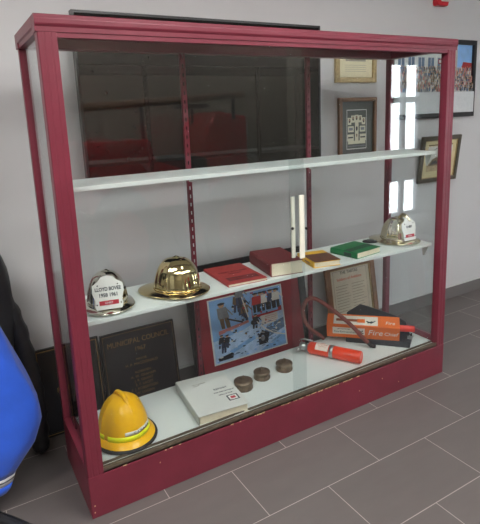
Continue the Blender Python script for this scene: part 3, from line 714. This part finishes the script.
# white binder on the deck
t = thing('binder', 'thick white ring binder with small red square logo lying on bottom deck', 'binder', (0.668, 0.217, 0.20), (0, 0, math.radians(-6)))
bw, bd_, bh = 0.256, 0.355, 0.046
obj('cover', bx(-bw/2, bw/2, -bd_/2, bd_/2, 0, 0.003), M['binder'], t, bevel=0.001)
tp = obj('cover', bx(-bw/2, bw/2, -bd_/2, bd_/2, bh-0.003, bh), M['binder'], t, bevel=0.001)
sp = obj('spine', bx(-bw/2-0.003, -bw/2, -bd_/2, bd_/2, 0, bh), M['bspine'], t, bevel=0.001)
bm = nb()
for i in range(13): box(bm, -bw/2+0.006, bw/2-0.010, -bd_/2+0.006, bd_/2-0.01, 0.0032+i*0.003, 0.0032+i*0.003+0.0027)
obj('pages', bm, M['pages'], t)
z = bh+0.0004
obj('logo', bx(0.050, 0.106, -0.118, -0.068, bh, z), M['ink'], tp); obj('logo', bx(0.057, 0.099, -0.1115, -0.0745, bh, z+0.0002), M['whiteink'], tp); obj('logo', bx(0.066, 0.090, -0.103, -0.083, bh, z+0.0004), M['redbar'], tp)
text('lettering', 'REPORT', 0.020, M['ink'], tp, (0.052, 0.010, z)); text('lettering', 'FIRE DEPARTMENT', 0.013, M['ink'], tp, (0.060, -0.022, z)); text('lettering', 'REGULATIONS', 0.011, M['ink'], tp, (0.058, -0.048, z))
text('lettering', 'TOWN RECORDS', 0.009, M['greyink'], tp, (-0.03, 0.10, z)); text('lettering', 'VOLUME', 0.009, M['greyink'], tp, (-0.05, 0.085, z))

# hose caps
def cap(label, loc, yaw, s):
    t = thing('hose_cap', label, 'hose cap', loc, (0, 0, yaw), group='bronze hose caps on the bottom deck'); t.scale = (s, s, s)
    bm = nb(); lathe(bm, [(0.044, 0.0), (0.046, 0.004), (0.046, 0.012), (0.043, 0.015), (0.043, 0.030), (0.046, 0.033), (0.045, 0.040), (0.036, 0.044), (0.012, 0.046)], 32); obj('body', bm, M['bronze'], t)
    for k in (0.3, 0.3+PI):
        bm = nb(); c, s_ = math.cos(k), math.sin(k); tube(bm, [(0.040*c, 0.040*s_, 0.023), (0.056*c, 0.056*s_, 0.023)], 0.007, 10); obj('lug', bm, M['bronze'], t)
    bm = nb(); tube(bm, [(0, 0, 0.044), (0, 0, 0.050)], 0.012, 16); obj('boss', bm, M['bronze'], t)
    bm = nb(); tube(bm, [(0.008*math.cos(2*PI*i/16), 0, 0.054+0.008*math.sin(2*PI*i/16)) for i in range(17)], 0.0035, 8); obj('ring', bm, M['bronze'], t)
cap('round bronze hose cap with ring nearest the white binder on the deck', (0.860, 0.228, 0.20), 0.4, 1.08)
cap('round bronze hose cap in the middle of the three on the deck', (0.996, 0.262, 0.20), 1.2, 0.98)
cap('round bronze hose cap nearest the orange extinguisher on the deck', (1.148, 0.270, 0.20), 0.1, 1.02)

# fire extinguisher lying on the deck
t = thing('fire_extinguisher', 'orange red cylinder fire extinguisher lying on the bottom deck', 'fire extinguisher', (1.385, 0.345, 0.20), (0, 0, math.atan2(0.068-0.345, 1.545-1.385)))
r = 0.036
def xl(bm, prof, seg=32, mi=0):
    rings = []
    for x, rr in prof: rings.append([bm.verts.new((x, rr*math.cos(2*PI*k/seg), r+rr*math.sin(2*PI*k/seg))) for k in range(seg)])
    for a_, b_ in zip(rings, rings[1:]):
        for k in range(seg): bm.faces.new((a_[k], a_[(k+1) % seg], b_[(k+1) % seg], b_[k])).smooth = True
    bm.faces.new(rings[0]); bm.faces.new(rings[-1])
bm = nb(); xl(bm, [(-0.01, 0.018), (0.0, 0.030), (0.012, r), (0.300, r), (0.308, 0.033), (0.309, 0.030), (0.306, 0.028)]); obj('cylinder', bm, M['ext'], t)
bm = nb(); xl(bm, [(-0.062, 0.012), (-0.058, 0.022), (-0.036, 0.024), (-0.032, 0.016), (-0.012, 0.016), (-0.008, 0.02)], 24); hd = obj('valve_head', bm, M['steel'], t); hd['label'] = 'dull steel valve head'
bm = nb(); tube(bm, [(-0.045, 0, r+0.02), (-0.055, 0.0, r+0.040), (-0.03, 0, r+0.046), (0.02, 0, r+0.044)], 0.005, 8); obj('lever', bm, M['steel'], t)
bm = nb()
tube(bm, [(-0.05, -0.02, r), (-0.055, -0.055, r-0.005)], 0.010, 12); obj('nozzle', bm, M['steel'], t)
bm = nb(); xl(bm, [(0.128, r-0.001), (0.128, r+0.0025), (0.150, r+0.0025), (0.150, r-0.001)]); sb = obj('strap', bm, M['steel'], t); sb['label'] = 'dull metal strap'
bm = nb(); n = 14
for i in range(n):
    a0 = math.radians(18)+math.radians(126)*i/n; a1 = math.radians(18)+math.radians(126)*(i+1)/n; rr = r+0.0008
    face(bm, [(0.045, -rr*math.cos(a0), r+rr*math.sin(a0)), (0.122, -rr*math.cos(a0), r+rr*math.sin(a0)), (0.122, -rr*math.cos(a1), r+rr*math.sin(a1)), (0.045, -rr*math.cos(a1), r+rr*math.sin(a1))])
lb = obj('paper_label', bm, M['paperlabel'], t, solid=0.0006); lb['label'] = 'pale paper label'
for i, (s_, sz) in enumerate((('FIRE', 0.014), ('EXTINGUISHER', 0.009), ('DIRECTIONS', 0.008))):
    th = math.radians(95-i*20); rr = r+0.0016
    text('lettering', s_, sz, M['redink'], lb, (0.084, -rr*math.cos(th), r+rr*math.sin(th)), (PI/2-(PI/2-0)+ (PI/2-th), 0, 0), extrude=0.0002)

# black vinyl bag under and behind the carton
t = thing('bag', 'flat black vinyl bag with raised flap beneath the orange carton', 'bag')
bm = nb(); prism(bm, [(1.655, 0.335), (1.90, 0.052), (2.01, 0.130), (1.765, 0.415)], 0.200, 0.2375); obj('body', bm, M['bag'], t, bevel=0.006)
bm = nb()
fl = [(1.752, 0.420, 0.226), (1.749, 0.428, 0.342), (1.805, 0.368, 0.402), (1.835, 0.338, 0.392), (1.945, 0.205, 0.345), (1.983, 0.162, 0.31), (2.000, 0.136, 0.226)]
face(bm, fl); obj('flap', bm, M['bag'], t, solid=0.006)
# orange carton, resting on one long edge against the bag flap
ax = Vector((0.707, -0.707, 0))
CL, CS = 0.425, 0.098
t = thing('carton', 'long orange printed carton with white panels lying on the black bag', 'carton', (1.565, 0.402, 0.2385), (0, 0, -PI/4))
tl = math.radians(20)
# local: x along the carton, y into depth, z up; turned about x
def T(o): o.rotation_euler = (tl, 0, 0); return o
th_ = 0.002
bm = nb(); box(bm, 0, CL, 0, th_, 0, CS); box(bm, 0, CL, CS-th_, CS, 0, CS); box(bm, 0, CL, th_, CS-th_, 0, th_); box(bm, 0, CL, th_, CS-th_, CS-th_, CS); box(bm, 0, th_, th_, CS-th_, th_, CS-th_)
bd2 = T(obj('box', bm, M['carton'], t))
def panel(m, x0, x1, a0, a1, top, lift=0.0004):
    return obj('printed_panel', bx(x0, x1, a0, a1, CS, CS+lift) if top else bx(x0, x1, -lift, 0, a0, a1), m, bd2)
panel(M['cartonwhite'], 0.04, 0.30, 0.010, 0.086, True); panel(M['cartondark'], 0.055, 0.20, 0.036, 0.058, True, 0.0007); panel(M['carton'], 0.18, 0.225, 0.030, 0.062, True, 0.0009)
panel(M['cartonwhite'], 0.035, 0.225, 0.028, 0.080, False)
bm = nb()
for a_, b_ in (((0.235, 0.045), (0.262, 0.030)), ((0.24, 0.03), (0.268, 0.044)), ((0.262, 0.030), (0.285, 0.05))):
    tube(bm, [(a_[0], a_[1], CS+0.0008), (b_[0], b_[1], CS+0.0008)], 0.0035, 6)
obj('printed_mark', bm, M['ink'], bd2)
bm = nb(); tube(bm, [(0.19, -0.0008, 0.066), (0.205, -0.0008, 0.050), (0.212, -0.0008, 0.064)], 0.004, 6); tube(bm, [(0.198, -0.0008, 0.038), (0.218, -0.0008, 0.044)], 0.003, 6); obj('printed_mark', bm, M['ink'], bd2)
text('lettering', 'Fire Extinguisher', 0.020, M['teal'], bd2, (0.108, -0.0008, 0.046), (PI/2, 0, 0), sx=0.95)
text('lettering', 'DRY POWDER', 0.012, M['ink'], bd2, (0.10, -0.0008, 0.068), (PI/2, 0, 0))
text('lettering', 'Fire', 0.056, M['cartonwhite'], bd2, (0.285, -0.0006, 0.050), (PI/2, 0, 0), shear=0.2)
text('lettering', 'Chief', 0.036, M['cartonwhite'], bd2, (0.374, -0.0006, 0.046), (PI/2, 0, 0), shear=0.2)
text('lettering', 'Fire', 0.036, M['cartonwhite'], bd2, (0.37, 0.038, CS+0.0006), shear=0.2)
# red tube sticking out of the carton
t = thing('road_flare', 'red paper tube poking out of the right end of the orange carton', 'tube', (1.565, 0.402, 0.2385), (0, 0, -PI/4))
bm = nb(); tube(bm, [(0.20, 0.045, 0.060), (CL+0.082, 0.045, 0.060)], 0.019, 20); o = T(obj('tube', bm, M['flare'], t))
bm = nb(); tube(bm, [(CL+0.082, 0.045, 0.060), (CL+0.086, 0.045, 0.060)], 0.016, 20); T(obj('end_cap', bm, M['flare'], t))
# small metal clip beside the carton
t = thing('metal_clip', 'small dull metal clip on the bag at the right end of the carton', 'clip', (1.957, 0.098, 0.2378), (0, 0, 0.5))
bm = nb(); box(bm, -0.03, 0.03, -0.014, 0.014, 0, 0.004); box(bm, -0.03, -0.012, -0.014, 0.014, 0.004, 0.016); obj('plate', bm, M['steel'], t, bevel=0.002)
bm = nb(); tube(bm, [(0.012, 0, 0.004), (0.02, 0, 0.016), (0.034, 0, 0.012)], 0.004, 8); obj('wire_loop', bm, M['lock'], t)
# bent red brown hose
t = thing('rubber_hose', 'bent red brown rubber hose leaning across the orange carton', 'hose')
hp_ = [(1.725, 0.185, 0.212), (1.680, 0.215, 0.268), (1.631, 0.262, 0.343), (1.558, 0.315, 0.425), (1.486, 0.36, 0.492), (1.442, 0.385, 0.516), (1.406, 0.398, 0.503), (1.388, 0.407, 0.453), (1.405, 0.415, 0.375), (1.455, 0.420, 0.305), (1.52, 0.425, 0.250), (1.56, 0.43, 0.215)]
bm = nb(); tube(bm, spline(hp_, 6), 0.0125, 12, flat=1.0); obj('hose_body', bm, M['hose'], t)
bm = nb(); tube(bm, [(1.742, 0.172, 0.209), (1.722, 0.187, 0.216), (1.705, 0.198, 0.238)], [0.011, 0.0135, 0.0135], 14); o = obj('nozzle', bm, M['rubber'], t); o['label'] = 'black nozzle end'

# ------------------------------------------------------------------ coats on a chair at the left edge
t = thing('chair', 'black metal chair at the left edge, hidden under hanging coats', 'chair', (-0.88, 0.36, 0))
bm = nb(); box(bm, -0.24, 0.22, -0.22, 0.22, 0.43, 0.46); obj('seat', bm, M['chair'], t, bevel=0.01)
for sx_ in (-0.22, 0.20):
    for sy_ in (-0.20, 0.20):
        bm = nb(); tube(bm, [(sx_, sy_, 0), (sx_, sy_, 0.43 if sx_ < 0 else 1.06)], 0.013, 12); obj('leg', bm, M['chair'], t)
bm = nb(); box(bm, 0.192, 0.208, -0.19, 0.19, 0.62, 1.05); obj('backrest', bm, M['chair'], t, bevel=0.006)

def loft(bm, levels, seg=40, folds=0.05, ph=0.0, mi=0, mis=None, sq=0.8):
    """levels: (z, xl, xr, y0, y1): garment cross-sections"""
    rings = []
    for j, (z, xl_, xr_, y0, y1) in enumerate(levels):
        cx, cy, rx, ry = (xl_+xr_)/2, (y0+y1)/2, (xr_-xl_)/2, (y1-y0)/2; ring = []
        for k in range(seg):
            th = 2*PI*k/seg
            w = 1+folds*math.sin(5*th+ph+z*9)*0.5+folds*math.sin(9*th+1.3+ph-z*14)*0.35
            c, s = math.cos(th), math.sin(th)
            sg = lambda v: math.copysign(abs(v)**sq, v)
            ring.append(bm.verts.new((cx+rx*sg(c)*w, cy+ry*sg(s)*w, z+0.006*math.sin(3*th+ph))))
        rings.append(ring)
    for j, (r0, r1) in enumerate(zip(rings, rings[1:])):
        for k in range(seg):
            f = bm.faces.new((r0[k], r0[(k+1) % seg], r1[(k+1) % seg], r1[k])); f.smooth = True
            if mis: f.material_index = mis[j]
    bm.faces.new(rings[0]); bm.faces.new(rings[-1])
def interp(keys, n):
    out = []
    for i in range(n):
        z = keys[0][0]+(keys[-1][0]-keys[0][0])*i/(n-1)
        for a_, b_ in zip(keys, keys[1:]):
            if min(a_[0], b_[0])-1e-9 <= z <= max(a_[0], b_[0])+1e-9:
                q = (z-a_[0])/(b_[0]-a_[0]); out.append(tuple(u+(v-u)*q for u, v in zip(a_, b_))); break
    return out
t = thing('black_jacket', 'black padded jacket hanging at the left edge behind the blue one', 'jacket', (0, 0, 0))
keys = [(1.115, -0.63, -0.20, 0.412, 0.56), (1.06, -0.63, -0.168, 0.412, 0.60), (0.96, -0.63, -0.150, 0.412, 0.62), (0.84, -0.63, -0.150, 0.412, 0.62), (0.72, -0.63, -0.142, 0.412, 0.62), (0.58, -0.63, -0.16, 0.412, 0.62), (0.40, -0.63, -0.20, 0.412, 0.62), (0.28, -0.63, -0.26, 0.412, 0.60)]
bm = nb(); loft(bm, interp(keys, 24), 40, 0.05, 0.6); obj('body', bm, M['blackjacket'], t)
bm = nb(); pts = spline([(-0.20, 0.52, 0.86), (-0.155, 0.53, 0.72), (-0.125, 0.54, 0.55), (-0.105, 0.55, 0.38), (-0.098, 0.56, 0.20), (-0.100, 0.57, 0.06), (-0.102, 0.572, 0.012)], 6)
n = len(pts); tube(bm, pts, [0.050-0.012*(i/n)+0.004*math.sin(i*1.7) - (0.010 if i > n-4 else 0) for i in range(n)], 18); obj('sleeve', bm, M['blackjacket'], t)
bm = nb(); tube(bm, spline([(-0.640, 0.46, 1.02), (-0.42, 0.44, 1.15), (-0.25, 0.46, 1.10), (-0.24, 0.53, 1.09)], 6), 0.03, 12); obj('collar', bm, M['blackjacket'], t)

t = thing('blue_jacket', 'bright blue jacket with grey white hem stripe hanging at the left edge', 'jacket', (0, 0, 0))
keys = [(0.90, -0.63, -0.30, 0.20, 0.36), (0.84, -0.63, -0.245, 0.18, 0.38), (0.78, -0.63, -0.216, 0.18, 0.392), (0.65, -0.63, -0.176, 0.18, 0.392), (0.54, -0.63, -0.135, 0.18, 0.392), (0.46, -0.63, -0.114, 0.18, 0.392), (0.38, -0.63, -0.116, 0.18, 0.392), (0.29, -0.63, -0.155, 0.18, 0.392), (0.23, -0.63, -0.200, 0.19, 0.392), (0.175, -0.63, -0.238, 0.20, 0.39)]
bm = nb(); loft(bm, interp(keys, 26), 44, 0.035, 0.0, sq=0.5); obj('body', bm, M['bluejacket'], t)
hk = [(0.175, -0.63, -0.238, 0.20, 0.39), (0.163, -0.63, -0.241, 0.20, 0.39), (0.157, -0.63, -0.243, 0.20, 0.39), (0.142, -0.63, -0.248, 0.20, 0.39)]
bm = nb(); loft(bm, hk, 44, 0.035, 0.0, mis=[0, 1, 0], sq=0.5); o = obj('hem_stripe', bm, [M['greystripe'], M['ink']], t); o['label'] = 'white and grey stripe near the hem'
hk = [(0.142, -0.63, -0.248, 0.20, 0.39), (0.112, -0.63, -0.258, 0.205, 0.385), (0.098, -0.62, -0.272, 0.21, 0.38)]
bm = nb(); loft(bm, hk, 44, 0.035, 0.0, sq=0.5); obj('hem', bm, M['bluejacket'], t)
bm = nb(); tube(bm, spline([(-0.645, 0.27, 0.88), (-0.45, 0.21, 0.94), (-0.33, 0.25, 0.90), (-0.32, 0.33, 0.89)], 6), 0.025, 12); obj('collar', bm, M['bluejacket'], t)

t = thing('strap', 'black strap lying on the floor tiles below the blue jacket', 'strap', (0, 0, 0))
bm = nb(); tube(bm, spline([(-0.46, 0.40, 0.016), (-0.37, 0.270, 0.016), (-0.30, 0.175, 0.016), (-0.225, 0.065, 0.016)], 6), 0.022, 14, flat=0.7); obj('webbing', bm, M['rubber'], t)
bm = nb(); tube(bm, spline([(-0.46, 0.412, 0.031), (-0.37, 0.282, 0.031), (-0.30, 0.187, 0.031), (-0.225, 0.077, 0.031)], 6), 0.003, 8); obj('stitching', bm, M['black'], t)

# ------------------------------------------------------------------ antique red fire engine across the room (seen mirrored in the television)
t = thing('fire_engine', 'antique red fire engine with ladder, parked opposite the display case', 'fire engine', (1.50, -2.80, 0)); t.scale = (0.85, 1.0, 1.42)
er = M['engred']
bm = nb(); box(bm, -0.95, 0.95, -0.36, 0.36, 0.42, 0.56); obj('chassis', bm, M['black'], t)
bm = nb(); prism(bm, [(-0.95, 0.56), (0.1, 0.56), (0.1, 0.80), (-0.2, 0.86), (-0.25, 1.0), (-0.95, 1.0)], -0.36, 0.36, 'y'); obj('body', bm, er, t, bevel=0.02)
bm = nb(); prism(bm, [(0.45, 0.56), (0.98, 0.56), (0.98, 1.12), (0.60, 1.16), (0.45, 1.05)], -0.30, 0.30, 'y'); obj('bonnet', bm, er, t, bevel=0.03)
bm = nb(); box(bm, 0.12, 0.42, -0.34, 0.34, 0.56, 0.86); obj('seat', bm, M['rubber'], t, bevel=0.03)
for x in (-0.62, 0.66):
    for y in (-0.42, 0.42):
        bm = nb(); tube(bm, [(x, y-0.05, 0.36), (x, y+0.05, 0.36)], 0.36, 32); wh = obj('wheel', bm, M['rubber'], t)
        bm = nb(); tube(bm, [(x, y-0.06, 0.36), (x, y+0.06, 0.36)], 0.22, 24); obj('hub', bm, er, wh)
bm = nb()
for y in (0.20, 0.42): tube(bm, [(-1.0, y, 1.20), (0.85, y, 1.26)], 0.022, 8)
for i in range(9): tube(bm, [(-0.9+i*0.2, 0.20, 1.203+i*0.0065), (-0.9+i*0.2, 0.42, 1.203+i*0.0065)], 0.014, 8)
obj('ladder', bm, M['wood'], t)
bm = nb(); tube(bm, [(-0.3, 0.3, 1.0), (-0.3, 0.3, 1.2)], 0.02, 8); tube(bm, [(0.8, 0.3, 1.1), (0.8, 0.3, 1.25)], 0.02, 8); obj('ladder_rack', bm, M['black'], t)
bm = nb(); tube(bm, [(0.5+0.20*math.cos(2*PI*i/20), -0.1+0.20*math.sin(2*PI*i/20), 1.20) for i in range(21)], 0.015, 8); obj('steering_wheel', bm, M['black'], t)
bm = nb(); tube(bm, [(0.5, -0.1, 1.05), (0.5, -0.1, 1.2)], 0.015, 8); obj('steering_column', bm, M['black'], t)
for y in (-0.2, 0.2):
    bm = nb(); tube(bm, [(1.0, y, 1.02), (0.88, y, 1.02)], 0.09, 16); obj('headlamp', bm, M['steel'], t)

# ------------------------------------------------------------------ daylight
w = bpy.data.worlds.new('daylight'); S.world = w; w.use_nodes = True
nt = w.node_tree; bg = nt.nodes['Background']; bg.inputs['Color'].default_value = (0.92, 0.96, 1.0, 1); bg.inputs['Strength'].default_value = 16

# ------------------------------------------------------------------ camera
cam = bpy.data.cameras.new('camera'); co = bpy.data.objects.new('camera', cam); C.objects.link(co)
r_ = Vector((0.86122418, -0.50661292, -0.04045082)); u_ = Vector((0.13612823, 0.15326318, 0.97876427)); f_ = Vector((0.489655, 0.84844195, -0.20095827))
m4 = Matrix(((r_.x, u_.x, -f_.x, -0.328785), (r_.y, u_.y, -f_.y, -1.866458), (r_.z, u_.z, -f_.z, 1.577290), (0, 0, 0, 1)))
co.matrix_world = m4
cam.sensor_fit = 'HORIZONTAL'; cam.sensor_width = 36; cam.lens = 507.0966*36/480; cam.shift_y = -40.52/480; cam.clip_start = 0.02
S.camera = co
S.view_settings.view_transform = 'Standard'; S.view_settings.look = 'None'; S.view_settings.gamma = 1; S.view_settings.use_curve_mapping = False
S.view_settings.exposure = 0.9
